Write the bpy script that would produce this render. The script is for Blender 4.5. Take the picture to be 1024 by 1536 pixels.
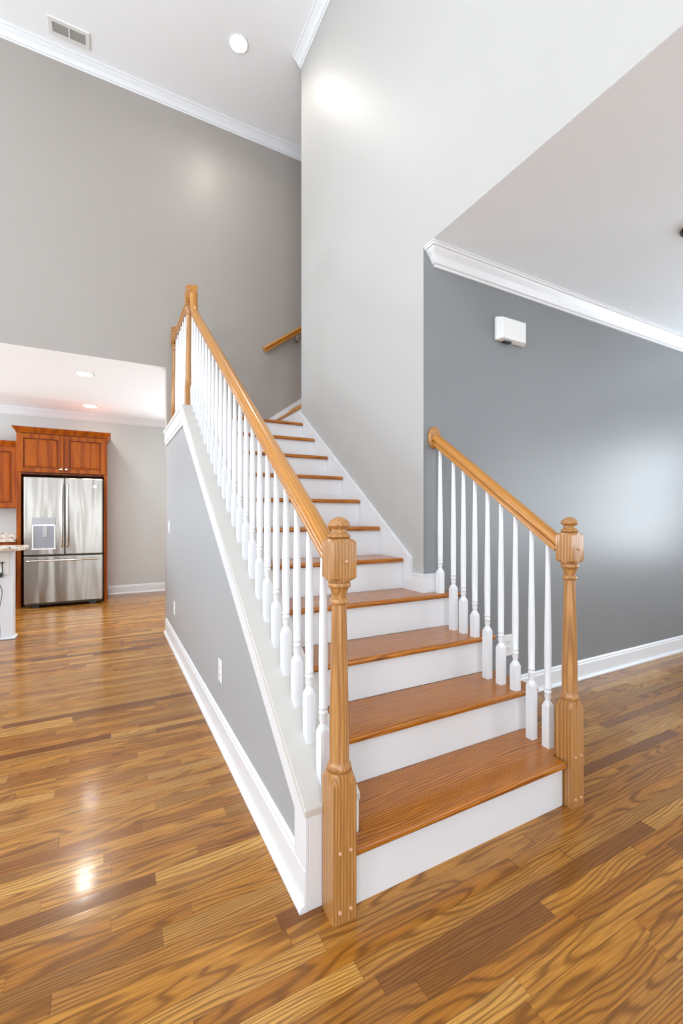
import bpy, bmesh, math, random
from mathutils import Vector, Matrix

for _o in list(bpy.data.objects):
    bpy.data.objects.remove(_o, do_unlink=True)
SC = bpy.context.scene
COL = SC.collection

# ------------------------------------------------------------------ camera
YAW = 0.4894
CAM_H = 1.195
cam_d = bpy.data.cameras.new('camera')
cam = bpy.data.objects.new('camera', cam_d)
COL.objects.link(cam)
cam.location = (0, 0, CAM_H)
cam.rotation_euler = (math.pi / 2, 0, -YAW)
cam_d.sensor_fit = 'VERTICAL'
cam_d.sensor_height = 36.0
cam_d.sensor_width = 24.0
cam_d.lens = 36.0 * 657.3 / 1536
cam_d.shift_y = 7.7 / 1536
cam_d.clip_start = 0.05
SC.camera = cam

# ------------------------------------------------------------------ colour management, world, lights
SC.view_settings.view_transform = 'Standard'
SC.view_settings.look = 'None'
SC.view_settings.gamma = 1.0
SC.view_settings.use_curve_mapping = False
SC.view_settings.exposure = 0.72
SC.cycles.use_denoising = True
SC.cycles.max_bounces = 10
SC.cycles.diffuse_bounces = 6
SC.cycles.glossy_bounces = 4
SC.cycles.sample_clamp_indirect = 6.0
SC.cycles.caustics_reflective = False
SC.cycles.caustics_refractive = False

W = bpy.data.worlds.new('daylight')
SC.world = W
W.use_nodes = True
_bg = W.node_tree.nodes['Background']
_bg.inputs[0].default_value = (0.86, 0.92, 1.0, 1)
_bg.inputs[1].default_value = 1.2

def area(name, loc, rot, sx, sy, power, color=(1, 1, 1), spread=180):
    d = bpy.data.lights.new(name, 'AREA')
    d.shape = 'RECTANGLE'; d.size = sx; d.size_y = sy
    d.energy = power; d.color = color; d.spread = math.radians(spread)
    o = bpy.data.objects.new(name, d); COL.objects.link(o)
    o.location = loc; o.rotation_euler = rot
    return o

PI = math.pi
DAY = (0.84, 0.93, 1.0)
# daylight standing in the window openings (room shell further down cuts the openings at the same places)
WIN_LEFT = [(-1.9, -0.7, 0.4, 2.4), (0.2, 1.4, 0.4, 2.4), (2.3, 3.5, 0.4, 2.4)]          # great room, wall x=-4.6 (y0,y1,z0,z1)
WIN_LEFT_HI = [(-1.9, -0.7, 3.1, 4.9), (0.2, 1.4, 3.1, 4.9), (2.3, 3.5, 3.1, 4.9)]
WIN_BACK = [(-3.6, -2.2, 0.4, 2.4), (-0.9, 0.5, 0.1, 2.4), (2.6, 4.2, 0.6, 2.4), (-0.9, 0.5, 3.0, 4.8), (-3.6, -2.2, 3.0, 4.8)]  # wall y=-3 (x0,x1,z0,z1)
WIN_RIGHT = [(-1.9, -0.7, 0.6, 2.3), (0.1, 1.3, 0.6, 2.3)]                                 # wall x=6
WIN_KN = [(1.3, 3.1, 0.1, 2.3)]                                                          # kitchen glass door, wall y=7.65, out of sight behind the stair
WIN_KIT = [(5.6, 7.2, 1.0, 2.3)]                                                          # kitchen, wall x=-4.6
P_LEFT, P_HI, P_BACK, P_RIGHT, P_KIT = 37, 64, 32, 38, 115
TILT = math.radians(22)   # window lamps tipped upward to brighten the ceilings
for y0, y1, z0, z1 in WIN_LEFT:
    area('window_daylight', (-4.66, (y0+y1)/2, (z0+z1)/2), (0, -PI/2-TILT, 0), z1-z0, y1-y0, P_LEFT, DAY)
for y0, y1, z0, z1 in WIN_LEFT_HI:
    area('window_daylight', (-4.66, (y0+y1)/2, (z0+z1)/2), (0, -PI/2-2.3*TILT, 0), z1-z0, y1-y0, P_HI, DAY)
for x0, x1, z0, z1 in WIN_BACK:
    area('window_daylight', ((x0+x1)/2, -3.06, (z0+z1)/2), (PI/2+TILT, 0, 0), x1-x0, z1-z0, P_BACK*(0.45 if x0 > 2 else 1), DAY)
for y0, y1, z0, z1 in WIN_RIGHT:
    area('window_daylight', (6.06, (y0+y1)/2, (z0+z1)/2), (0, PI/2+1.6*TILT, 0), z1-z0, y1-y0, P_RIGHT, DAY)
for x0, x1, z0, z1 in WIN_KN:
    area('window_daylight', ((x0+x1)/2, 7.71, (z0+z1)/2), (-PI/2-TILT, 0, 0), x1-x0, z1-z0, 70, DAY)
for y0, y1, z0, z1 in WIN_KIT:
    area('window_daylight', (-4.66, (y0+y1)/2, (z0+z1)/2), (0, -PI/2-TILT, 0), z1-z0, y1-y0, P_KIT, DAY)

# ------------------------------------------------------------------ materials
def new_mat(name):
    m = bpy.data.materials.new(name); m.use_nodes = True
    nt = m.node_tree; b = nt.nodes['Principled BSDF']
    return m, nt, b

def N(nt, kind, **kw):
    n = nt.nodes.new(kind)
    for k, v in kw.items():
        if k == 'op': n.operation = v
        else: setattr(n, k, v)
    return n

def lk(nt, a, b): nt.links.new(a, b)

def mathn(nt, op, a, b=None, c=None):
    n = N(nt, 'ShaderNodeMath', op=op)
    for i, v in enumerate((a, b, c)):
        if v is None: continue
        if isinstance(v, (int, float)): n.inputs[i].default_value = v
        else: lk(nt, v, n.inputs[i])
    return n.outputs[0]

def ramp(nt, fac, stops, interp='LINEAR'):
    r = N(nt, 'ShaderNodeValToRGB'); r.color_ramp.interpolation = interp
    e = r.color_ramp.elements
    while len(e) < len(stops): e.new(0.5)
    for i, (p, c) in enumerate(stops):
        e[i].position = p; e[i].color = (*c, 1) if len(c) == 3 else c
    lk(nt, fac, r.inputs[0]); return r.outputs[0]

def mixc(nt, fac, a, b, mode='MIX'):
    n = N(nt, 'ShaderNodeMix', data_type='RGBA', blend_type=mode)
    for i, v in ((0, fac), (6, a), (7, b)):
        if isinstance(v, (int, float)): n.inputs[i].default_value = v
        elif isinstance(v, tuple): n.inputs[i].default_value = (*v, 1) if len(v) == 3 else v
        else: lk(nt, v, n.inputs[i])
    return n.outputs[2]

def srgb(r, g, b):
    f = lambda c: (c/255)/12.92 if c/255 <= 0.04045 else ((c/255+0.055)/1.055)**2.4
    return (f(r), f(g), f(b))

def paint(name, col, rough=0.5, bump=0.03, scale=220, mottle=0.02):
    m, nt, b = new_mat(name)
    tc = N(nt, 'ShaderNodeTexCoord')
    n1 = N(nt, 'ShaderNodeTexNoise'); n1.inputs['Scale'].default_value = scale; n1.inputs['Detail'].default_value = 3
    lk(nt, tc.outputs['Object'], n1.inputs['Vector'])
    n2 = N(nt, 'ShaderNodeTexNoise'); n2.inputs['Scale'].default_value = 1.3; n2.inputs['Detail'].default_value = 4
    lk(nt, tc.outputs['Object'], n2.inputs['Vector'])
    lo = tuple(c*(1-mottle) for c in col); hi = tuple(min(1, c*(1+mottle)) for c in col)
    lk(nt, ramp(nt, n2.outputs[0], [(0.3, lo), (0.7, hi)]), b.inputs['Base Color'])
    b.inputs['Roughness'].default_value = rough
    bp = N(nt, 'ShaderNodeBump'); bp.inputs['Strength'].default_value = bump; bp.inputs['Distance'].default_value = 0.002
    lk(nt, n1.outputs[0], bp.inputs['Height']); lk(nt, bp.outputs[0], b.inputs['Normal'])
    return m

def plain(name, col, rough=0.5, metal=0.0, emit=None, estr=0.0):
    m, nt, b = new_mat(name)
    b.inputs['Base Color'].default_value = (*col, 1)
    b.inputs['Roughness'].default_value = rough
    b.inputs['Metallic'].default_value = metal
    if emit:
        b.inputs['Emission Color'].default_value = (*emit, 1)
        b.inputs['Emission Strength'].default_value = estr
    return m

def wood(name, axis, light, mid, dark, rough=0.3, coat=0.3, rings=9.0, size=1.0, lines=70.0, shear=0.0):
    """Oak with flat-sawn grain running along one object axis."""
    m, nt, b = new_mat(name)
    tc = N(nt, 'ShaderNodeTexCoord'); oi = N(nt, 'ShaderNodeObjectInfo')
    off = N(nt, 'ShaderNodeVectorMath', op='SCALE'); off.inputs[0].default_value = (37.0, 19.0, 53.0)
    lk(nt, oi.outputs['Random'], off.inputs['Scale'])
    add = N(nt, 'ShaderNodeVectorMath', op='ADD')
    src = tc.outputs['Object']
    if shear:
        s0 = N(nt, 'ShaderNodeSeparateXYZ'); lk(nt, src, s0.inputs[0]); c0 = N(nt, 'ShaderNodeCombineXYZ')
        lk(nt, s0.outputs[0], c0.inputs[0]); lk(nt, s0.outputs[1], c0.inputs[1])
        lk(nt, mathn(nt, 'MULTIPLY_ADD', s0.outputs['XYZ'.index(axis)], -shear, s0.outputs[2]), c0.inputs[2]); src = c0.outputs[0]
    lk(nt, src, add.inputs[0]); lk(nt, off.outputs[0], add.inputs[1])
    def stretched(a, c):
        mp = N(nt, 'ShaderNodeMapping')
        s = [c, c, c]; s['XYZ'.index(axis)] = a
        mp.inputs['Scale'].default_value = s
        lk(nt, add.outputs[0], mp.inputs['Vector']); return mp.outputs[0]
    g = N(nt, 'ShaderNodeTexNoise'); g.inputs['Scale'].default_value = 1; g.inputs['Detail'].default_value = 2.5; g.inputs['Roughness'].default_value = 0.45
    lk(nt, stretched(1.1*size, 9*size), g.inputs['Vector'])
    sx = N(nt, 'ShaderNodeSeparateXYZ'); lk(nt, add.outputs[0], sx.inputs[0])
    others = [i for i in range(3) if 'XYZ'[i] != axis]
    cross = mathn(nt, 'ADD', sx.outputs[others[0]], mathn(nt, 'MULTIPLY', sx.outputs[others[1]], 0.7))
    ph = mathn(nt, 'MULTIPLY_ADD', cross, lines, mathn(nt, 'MULTIPLY', g.outputs[0], rings))
    s = mathn(nt, 'SINE', mathn(nt, 'MULTIPLY', ph, 2*PI))
    s = mathn(nt, 'MULTIPLY_ADD', s, 0.5, 0.5)
    f = N(nt, 'ShaderNodeTexNoise'); f.inputs['Scale'].default_value = 1; f.inputs['Detail'].default_value = 3
    lk(nt, stretched(7, 240), f.inputs['Vector'])
    big = N(nt, 'ShaderNodeTexNoise'); big.inputs['Scale'].default_value = 1; big.inputs['Detail'].default_value = 1
    lk(nt, stretched(1.3, 5), big.inputs['Vector'])
    c = mixc(nt, 0.25, ramp(nt, s, [(0.0, dark), (0.35, mid), (0.8, light)]), mixc(nt, 0.5, light, mid))
    c = mixc(nt, mathn(nt, 'MULTIPLY', ramp(nt, f.outputs[0], [(0.42, (1, 1, 1)), (0.56, (0, 0, 0))]), 0.42), c, dark)
    c = mixc(nt, mathn(nt, 'MULTIPLY', big.outputs[0], 0.35), c, mid)
    lk(nt, c, b.inputs['Base Color'])
    b.inputs['Roughness'].default_value = rough
    b.inputs['Coat Weight'].default_value = coat; b.inputs['Coat Roughness'].default_value = 0.12
    bp = N(nt, 'ShaderNodeBump'); bp.inputs['Strength'].default_value = 0.12; bp.inputs['Distance'].default_value = 0.001
    lk(nt, f.outputs[0], bp.inputs['Height']); lk(nt, bp.outputs[0], b.inputs['Normal'])
    return m

def plank_floor(name):
    m, nt, b = new_mat(name)
    tc = N(nt, 'ShaderNodeTexCoord'); sp = N(nt, 'ShaderNodeSeparateXYZ')
    lk(nt, tc.outputs['Object'], sp.inputs[0])
    X, Y = sp.outputs[0], sp.outputs[1]
    w = 0.057
    yr = mathn(nt, 'DIVIDE', Y, w); row = mathn(nt, 'FLOOR', yr); fy = mathn(nt, 'FRACT', yr)
    rr = N(nt, 'ShaderNodeTexWhiteNoise', noise_dimensions='1D'); lk(nt, row, rr.inputs['W'])
    xs = mathn(nt, 'MULTIPLY_ADD', rr.outputs['Value'], 13.0, X)
    wob = mathn(nt, 'SINE', mathn(nt, 'MULTIPLY', xs, 2.3))
    xs = mathn(nt, 'MULTIPLY_ADD', wob, 0.26, xs)
    xr = mathn(nt, 'DIVIDE', xs, 0.72); bi = mathn(nt, 'FLOOR', xr); fx = mathn(nt, 'FRACT', xr)
    cv = N(nt, 'ShaderNodeCombineXYZ'); lk(nt, row, cv.inputs[0]); lk(nt, bi, cv.inputs[1])
    wn = N(nt, 'ShaderNodeTexWhiteNoise', noise_dimensions='2D'); lk(nt, cv.outputs[0], wn.inputs['Vector'])
    seed = wn.outputs['Value']
    wn2 = N(nt, 'ShaderNodeSeparateColor'); lk(nt, wn.outputs['Color'], wn2.inputs[0])
    def coords(ax, ay, k):
        c = N(nt, 'ShaderNodeCombineXYZ')
        lk(nt, mathn(nt, 'MULTIPLY', X, ax), c.inputs[0]); lk(nt, mathn(nt, 'MULTIPLY', Y, ay), c.inputs[1])
        lk(nt, mathn(nt, 'MULTIPLY', seed, k), c.inputs[2]); return c.outputs[0]
    g = N(nt, 'ShaderNodeTexNoise'); g.inputs['Scale'].default_value = 1; g.inputs['Detail'].default_value = 2.2; g.inputs['Roughness'].default_value = 0.42
    lk(nt, coords(1.3, 9.0, 91.0), g.inputs['Vector'])
    straight = mathn(nt, 'MULTIPLY', Y, mathn(nt, 'MULTIPLY_ADD', wn2.outputs[0], 95.0, 12.0))
    s = mathn(nt, 'SINE', mathn(nt, 'MULTIPLY', mathn(nt, 'MULTIPLY_ADD', g.outputs[0], 12.0, straight), 2*PI))
    s = mathn(nt, 'MULTIPLY_ADD', s, 0.5, 0.5)
    f = N(nt, 'ShaderNodeTexNoise'); f.inputs['Scale'].default_value = 1; f.inputs['Detail'].default_value = 3
    lk(nt, coords(8, 330, 47.0), f.inputs['Vector'])
    light = ramp(nt, seed, [(0.0, srgb(168, 107, 36)), (0.25, srgb(192, 132, 54)), (0.5, srgb(150, 91, 30)), (0.78, srgb(212, 157, 78)), (1.0, srgb(120, 70, 26))])
    dark = mixc(nt, 0.62, light, srgb(88, 48, 16))
    c = mixc(nt, ramp(nt, s, [(0.0, (1, 1, 1)), (0.30, (0.35, 0.35, 0.35)), (0.6, (0, 0, 0))]), light, dark)
    pf = mathn(nt, 'MULTIPLY', ramp(nt, f.outputs[0], [(0.42, (1, 1, 1)), (0.58, (0, 0, 0))]), 0.38)
    c = mixc(nt, pf, c, srgb(86, 48, 20))
    # joints between boards
    ey = mathn(nt, 'MINIMUM', fy, mathn(nt, 'SUBTRACT', 1.0, fy))
    ex = mathn(nt, 'MINIMUM', fx, mathn(nt, 'SUBTRACT', 1.0, fx))
    gy = mathn(nt, 'LESS_THAN', ey, 0.012); gx = mathn(nt, 'LESS_THAN', ex, 0.0012)
    gap = mathn(nt, 'MAXIMUM', gy, gx)
    c = mixc(nt, mathn(nt, 'MULTIPLY', gap, 0.55), c, srgb(66, 36, 16))
    lk(nt, c, b.inputs['Base Color'])
    rn = mathn(nt, 'MULTIPLY_ADD', g.outputs[0], 0.10, 0.20)
    lk(nt, rn, b.inputs['Roughness'])
    b.inputs['Coat Weight'].default_value = 0.22; b.inputs['Coat Roughness'].default_value = 0.10
    b.inputs['Specular IOR Level'].default_value = 0.3
    # each strip is very slightly cupped and uneven, which stretches reflections
    cup = mathn(nt, 'MULTIPLY', mathn(nt, 'POWER', mathn(nt, 'ABSOLUTE', mathn(nt, 'SUBTRACT', fy, 0.5)), 2.0), -0.9)
    hgt = mathn(nt, 'ADD', cup, mathn(nt, 'MULTIPLY', f.outputs[0], 0.12))
    lf = N(nt, 'ShaderNodeTexNoise'); lf.inputs['Scale'].default_value = 1; lf.inputs['Detail'].default_value = 1
    lk(nt, coords(2.2, 9.0, 5.0), lf.inputs['Vector'])
    hgt = mathn(nt, 'ADD', hgt, mathn(nt, 'MULTIPLY', lf.outputs[0], 1.3))
    bp = N(nt, 'ShaderNodeBump'); bp.inputs['Strength'].default_value = 0.35; bp.inputs['Distance'].default_value = 0.0012
    lk(nt, hgt, bp.inputs['Height']); lk(nt, bp.outputs[0], b.inputs['Normal']); lk(nt, bp.outputs[0], b.inputs['Coat Normal'])
    return m

M = {}
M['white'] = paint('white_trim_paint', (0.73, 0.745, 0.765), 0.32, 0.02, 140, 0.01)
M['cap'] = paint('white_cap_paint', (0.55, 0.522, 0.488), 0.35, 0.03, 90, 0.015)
M['ceil'] = paint('ceiling_paint', (0.90, 0.925, 0.95), 0.8, 0.04, 200, 0.01)
M['wall_lit'] = paint('greige_wall_paint_window_lit', (0.435, 0.423, 0.405), 0.48, 0.04, 260, 0.012)  # lighter copy of the wall paint; window light is put into its colour
M['wall_lamp_toned'] = paint('grey_wall_paint_lamp_toned', (0.345, 0.313, 0.285), 0.42, 0.04, 260, 0.012)  # same grey paint as knee and kitchen walls, warm lamp light tinted in
M['wall_grey'] = paint('blue_grey_wall_paint', (0.215, 0.224, 0.232), 0.38, 0.05, 260, 0.03)
M['wall_knee'] = paint('grey_wall_paint_daylight_toned', (0.36, 0.376, 0.39), 0.42, 0.04, 260, 0.015)  # same grey paint again, bluish daylight mixed into the tone
M['wall_kit'] = paint('grey_wall_paint_kitchen_lit', (0.55, 0.565, 0.55), 0.5, 0.04, 260, 0.015)  # same grey paint, lightened in colour for the brighter kitchen
M['floor'] = plank_floor('oak_strip_floor')
OAK = (srgb(190, 140, 82), srgb(172, 120, 64), srgb(128, 82, 40))
TRD = (srgb(196, 122, 28), srgb(170, 96, 16), srgb(92, 44, 6))
RAIL = (srgb(200, 138, 50), srgb(184, 120, 38), srgb(150, 92, 28))
M['oak_z'] = wood('oak_upright_grain', 'Z', *OAK, rough=0.34, coat=0.2, rings=3.2, size=0.8, lines=95)
M['oak_y'] = wood('oak_rail_grain', 'Y', *RAIL, rough=0.28, coat=0.45, rings=6, size=1.0, lines=80)
M['oak_rake'] = wood('oak_sloping_rail_grain', 'Y', *RAIL, rough=0.28, coat=0.4, rings=5, size=1.0, lines=80, shear=0.7176)
M['oak_rake_x'] = wood('oak_sloping_wall_rail_grain', 'X', *RAIL, rough=0.28, coat=0.4, rings=5, size=1.0, lines=80, shear=0.7176)
M['oak_x'] = wood('oak_tread_grain', 'X', *TRD, rough=0.25, coat=0.22, rings=12, size=0.8, lines=95)
M['cherry'] = wood('cherry_cabinet_wood', 'Z', srgb(176, 92, 10), srgb(160, 76, 6), srgb(116, 48, 4), rough=0.45, coat=0.08, rings=3, size=0.6, lines=8)
M['cherry_dark'] = wood('dark_cherry_wood', 'Z', srgb(118, 56, 24), srgb(100, 44, 18), srgb(66, 26, 10), rough=0.45, coat=0.08, rings=3, size=0.6, lines=8)  # darker cherry for door grooves, toe kick and lower frame strip
for _k in ('cherry', 'cherry_dark'):
    M[_k].node_tree.nodes['Principled BSDF'].inputs['Specular IOR Level'].default_value = 0.2
    M[_k].node_tree.nodes['Principled BSDF'].inputs['Coat Weight'].default_value = 0.0
M['plastic'] = plain('white_plastic', (0.78, 0.78, 0.77), 0.35)
M['black'] = plain('black_plastic', (0.012, 0.012, 0.013), 0.4)
M['dark_gap'] = plain('dark_shadow_line_rubber', (0.02, 0.018, 0.015), 0.8)
M['chrome'] = plain('brushed_nickel', (0.72, 0.70, 0.67), 0.22, 1.0)
M['bronze'] = plain('dark_bronze_metal', (0.05, 0.045, 0.04), 0.3, 0.9)
M['lamp'] = plain('lamp_lens', (1, 1, 1), 0.5, 0, (1.0, 0.96, 0.90), 22.0)
M['led'] = plain('blue_white_led', (1, 1, 1), 0.5, 0, (0.55, 0.62, 1.0), 3.0)
M['disp'] = plain('dispenser_grey_plastic', (0.27, 0.28, 0.32), 0.3)
M['lever'] = plain('grey_lever_plastic', (0.42, 0.42, 0.43), 0.4)
M['vent_dark'] = plain('vent_interior_metal', (0.22, 0.21, 0.18), 0.6)

def steel(name):
    m, nt, b = new_mat(name)
    tc = N(nt, 'ShaderNodeTexCoord'); mp = N(nt, 'ShaderNodeMapping'); mp.inputs['Scale'].default_value = (3, 3, 900)
    lk(nt, tc.outputs['Object'], mp.inputs[0])
    n = N(nt, 'ShaderNodeTexNoise'); n.inputs['Scale'].default_value = 1; lk(nt, mp.outputs[0], n.inputs['Vector'])
    mp2 = N(nt, 'ShaderNodeMapping'); mp2.inputs['Scale'].default_value = (6, 6, 0.9)
    lk(nt, tc.outputs['Object'], mp2.inputs[0])
    w = N(nt, 'ShaderNodeTexNoise'); w.inputs['Scale'].default_value = 1; w.inputs['Detail'].default_value = 1.0; lk(nt, mp2.outputs[0], w.inputs['Vector'])
    b.inputs['Base Color'].default_value = (0.31, 0.285, 0.255, 1)
    b.inputs['Metallic'].default_value = 1.0; b.inputs['Roughness'].default_value = 0.24
    h = mathn(nt, 'ADD', mathn(nt, 'MULTIPLY', w.outputs[0], 30.0), mathn(nt, 'MULTIPLY', n.outputs[0], 0.05))
    bp = N(nt, 'ShaderNodeBump'); bp.inputs['Strength'].default_value = 0.5; bp.inputs['Distance'].default_value = 0.0012
    lk(nt, h, bp.inputs['Height']); lk(nt, bp.outputs[0], b.inputs['Normal'])
    return m
M['steel'] = steel('brushed_stainless_steel')

def granite(name):
    m, nt, b = new_mat(name)
    tc = N(nt, 'ShaderNodeTexCoord')
    v = N(nt, 'ShaderNodeTexVoronoi'); v.inputs['Scale'].default_value = 70; lk(nt, tc.outputs['Object'], v.inputs['Vector'])
    n = N(nt, 'ShaderNodeTexNoise'); n.inputs['Scale'].default_value = 28; n.inputs['Detail'].default_value = 5; lk(nt, tc.outputs['Object'], n.inputs['Vector'])
    sc = N(nt, 'ShaderNodeSeparateColor'); lk(nt, v.outputs['Color'], sc.inputs[0])
    k = mathn(nt, 'MULTIPLY_ADD', n.outputs[0], 0.9, mathn(nt, 'MULTIPLY', sc.outputs[0], 0.35))
    lk(nt, ramp(nt, k, [(0.38, srgb(92, 84, 76)), (0.5, srgb(176, 160, 140)), (0.62, srgb(214, 204, 188)), (0.8, srgb(232, 226, 214))]), b.inputs['Base Color'])
    b.inputs['Roughness'].default_value = 0.15
    return m
M['granite'] = granite('speckled_granite')

# ------------------------------------------------------------------ mesh helpers
def box(bm, x0, x1, y0, y1, z0, z1):
    vs = [bm.verts.new((x, y, z)) for x in (x0, x1) for y in (y0, y1) for z in (z0, z1)]
    for f in ((0, 1, 3, 2), (4, 6, 7, 5), (0, 4, 5, 1), (2, 3, 7, 6), (0, 2, 6, 4), (1, 5, 7, 3)):
        bm.faces.new([vs[i] for i in f])
    return vs

def prism(bm, pts, axis, a, b):
    """Polygon pts extruded along an axis; pts are (y,z) for X, (x,z) for Y, (x,y) for Z."""
    def P(p, t):
        return {'X': (t, p[0], p[1]), 'Y': (p[0], t, p[1]), 'Z': (p[0], p[1], t)}[axis]
    A = [bm.verts.new(P(p, a)) for p in pts]; B = [bm.verts.new(P(p, b)) for p in pts]
    bm.faces.new(A); bm.faces.new(B[::-1])
    n = len(pts)
    for i in range(n):
        bm.faces.new((A[i], B[i], B[(i+1) % n], A[(i+1) % n]))

def loft(bm, cx, cy, rings, n=24, cap=True):
    """rings: (z, half size, squareness 0..1)"""
    prev = None; first = None; was = 1
    for z, h, sq in rings:
        r = []
        for i in range(n):
            a = 2*PI*(i/n) + PI/4
            c, s = math.cos(a), math.sin(a)
            rs = h/max(abs(c), abs(s))
            rad = min(rs, sq[0]) if isinstance(sq, tuple) else h*(1-sq) + rs*sq
            r.append(bm.verts.new((cx+rad*c, cy+rad*s, z)))
        if prev:
            for i in range(n):
                f = bm.faces.new((prev[i], prev[(i+1) % n], r[(i+1) % n], r[i]))
                f.smooth = (sq == 0 and was == 0)
        else: first = r
        prev = r; was = sq
    if cap:
        bm.faces.new(first[::-1]); bm.faces.new(prev)

def lathe(bm, cx, cy, prof, n=24):
    loft(bm, cx, cy, [(z, max(r, 0.0004), 0) for z, r in prof], n)

def disc_prof(bm, center, axis, prof, n=24):
    """lathe around an arbitrary axis; prof = [(along, radius)]"""
    ax = Vector(axis).normalized()
    u = ax.orthogonal().normalized(); v = ax.cross(u)
    c = Vector(center); prev = None; first = None
    for t, r in prof:
        ring = [bm.verts.new(c + ax*t + (u*math.cos(2*PI*i/n) + v*math.sin(2*PI*i/n))*max(r, 0.0003)) for i in range(n)]
        if prev:
            for i in range(n): bm.faces.new((prev[i], prev[(i+1) % n], ring[(i+1) % n], ring[i]))
        else: first = ring
        prev = ring
    bm.faces.new(first[::-1]); bm.faces.new(prev)

def sweep(bm, path, prof, side):
    """prof points (lateral, up) swept along a path lying in a plane perpendicular to side."""
    side = Vector(side).normalized(); P = [Vector(p) for p in path]; n = len(P)
    prev = None; first = None
    for i in range(n):
        d0 = (P[i]-P[i-1]).normalized() if i > 0 else (P[1]-P[0]).normalized()
        d1 = (P[i+1]-P[i]).normalized() if i < n-1 else d0
        t = (d0+d1).normalized(); k = 1/max(0.3, t.dot(d1))
        up = side.cross(t).normalized()
        ring = [bm.verts.new(P[i] + side*a + up*(h*k)) for a, h in prof]
        if prev:
            m = len(ring)
            for j in range(m): bm.faces.new((prev[j], prev[(j+1) % m], ring[(j+1) % m], ring[j]))
        else: first = ring
        prev = ring
    bm.faces.new(first[::-1]); bm.faces.new(prev)

def tube(bm, path, r, n=10):
    P = [Vector(p) for p in path]; prev = None; first = None; ref = None
    for i in range(len(P)):
        t = (P[min(i+1, len(P)-1)] - P[max(i-1, 0)]).normalized()
        if ref is None: ref = t.orthogonal().normalized()
        u = (ref - t*ref.dot(t)).normalized(); v = t.cross(u); ref = u
        ring = [bm.verts.new(P[i] + (u*math.cos(2*PI*j/n) + v*math.sin(2*PI*j/n))*r) for j in range(n)]
        if prev:
            for j in range(n): bm.faces.new((prev[j], prev[(j+1) % n], ring[(j+1) % n], ring[j]))
        else: first = ring
        prev = ring
    bm.faces.new(first[::-1]); bm.faces.new(prev)

def obj(name, bm, mat, parent=None, bevel=0.0, smooth=False, seg=2, origin=None, label=None, sharp=38):
    bmesh.ops.recalc_face_normals(bm, faces=bm.faces)
    me = bpy.data.meshes.new(name)
    if origin is not None:
        bmesh.ops.translate(bm, verts=bm.verts, vec=-Vector(origin))
    elif parent is not None:
        bmesh.ops.translate(bm, verts=bm.verts, vec=-WORLD(parent))
    bm.to_mesh(me); bm.free()
    me.materials.append(mat)
    o = bpy.data.objects.new(name, me); COL.objects.link(o)
    if origin is not None: o.location = Vector(origin)
    if parent is not None:
        o.parent = parent
    if smooth:
        if smooth != 'keep':
            for p in me.polygons: p.use_smooth = True
        me.set_sharp_from_angle(angle=math.radians(sharp))
    if bevel > 0:
        b = o.modifiers.new('bevel', 'BEVEL'); b.width = bevel; b.segments = seg; b.limit_method = 'ANGLE'; b.angle_limit = math.radians(40)
        b.harden_normals = False
    if label: o['label'] = label
    return o

def WORLD(o):
    v = Vector(o.location)
    while o.parent: o = o.parent; v += o.location
    return v

def BM(): return bmesh.new()

def B(*a):
    bm = BM(); box(bm, *a); return bm

def thing(name, label, cat, loc=(0, 0, 0), group=None):
    o = bpy.data.objects.new(name, None); o.empty_display_size = 0.1; COL.objects.link(o)
    o.location = loc; tag(o, label, cat, group); return o

def tag(o, label, cat, group=None):
    o['label'] = label; o['category'] = cat
    if group: o['group'] = group
    return o

def struct(o):
    o['kind'] = 'structure'; return o

# ------------------------------------------------------------------ dimensions
XW = 1.628       # right wall plane (greige)
YG = 2.037       # blue grey wall plane
YH = 4.876       # header wall plane
YK = 7.65        # kitchen back wall
ZC = 5.55        # high ceiling
ZK = 2.749       # kitchen ceiling
ZG = 2.776       # ceiling of the room on the right
R = 0.1888; RUN = 0.2631; NY1 = 1.150
SL = R/RUN
XL0, XL1 = 0.525, 0.716   # knee wall faces
XWEST, XEAST, YS = -4.6, 6.0, -3.0

# ------------------------------------------------------------------ room shell
bm = BM(); box(bm, XWEST-0.1, XEAST+0.1, YS-0.1, YK+0.1, -0.1, 0.0)
struct(obj('floor', bm, M['floor']))

def wall_with_openings(name, plane, c0, c1, z0, z1, thick, openings, mat):
    """wall perpendicular to plane axis ('X',x) or ('Y',y); openings (a0,a1,z0,z1)."""
    bm = BM(); ax, t = plane
    def bx(a0, a1, b0, b1):
        if a1-a0 < 1e-4 or b1-b0 < 1e-4: return
        if ax == 'X': box(bm, min(t, t+thick), max(t, t+thick), a0, a1, b0, b1)
        else: box(bm, a0, a1, min(t, t+thick), max(t, t+thick), b0, b1)
    cols = sorted({c0, c1} | {v for o in openings for v in o[:2]})
    for a0, a1 in zip(cols, cols[1:]):
        mid = (a0+a1)/2
        op = sorted([o for o in openings if o[0] <= mid <= o[1]], key=lambda o: o[2])
        z = z0
        for o in op:
            bx(a0, a1, z, o[2]); z = o[3]
        bx(a0, a1, z, z1)
    return struct(obj(name, bm, mat))

wall_with_openings('wall_west', ('X', XWEST), YS-0.1, YK+0.1, 0, ZC, -0.1, WIN_LEFT + WIN_LEFT_HI + WIN_KIT, M['wall_knee'])
wall_with_openings('wall_south', ('Y', YS), XWEST, XEAST, 0, ZC, -0.1, WIN_BACK, M['wall_lit'])
wall_with_openings('wall_east', ('X', XEAST), YS-0.1, YG+0.1, 0, ZG+0.1, 0.1, WIN_RIGHT, M['wall_lit'])

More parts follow.
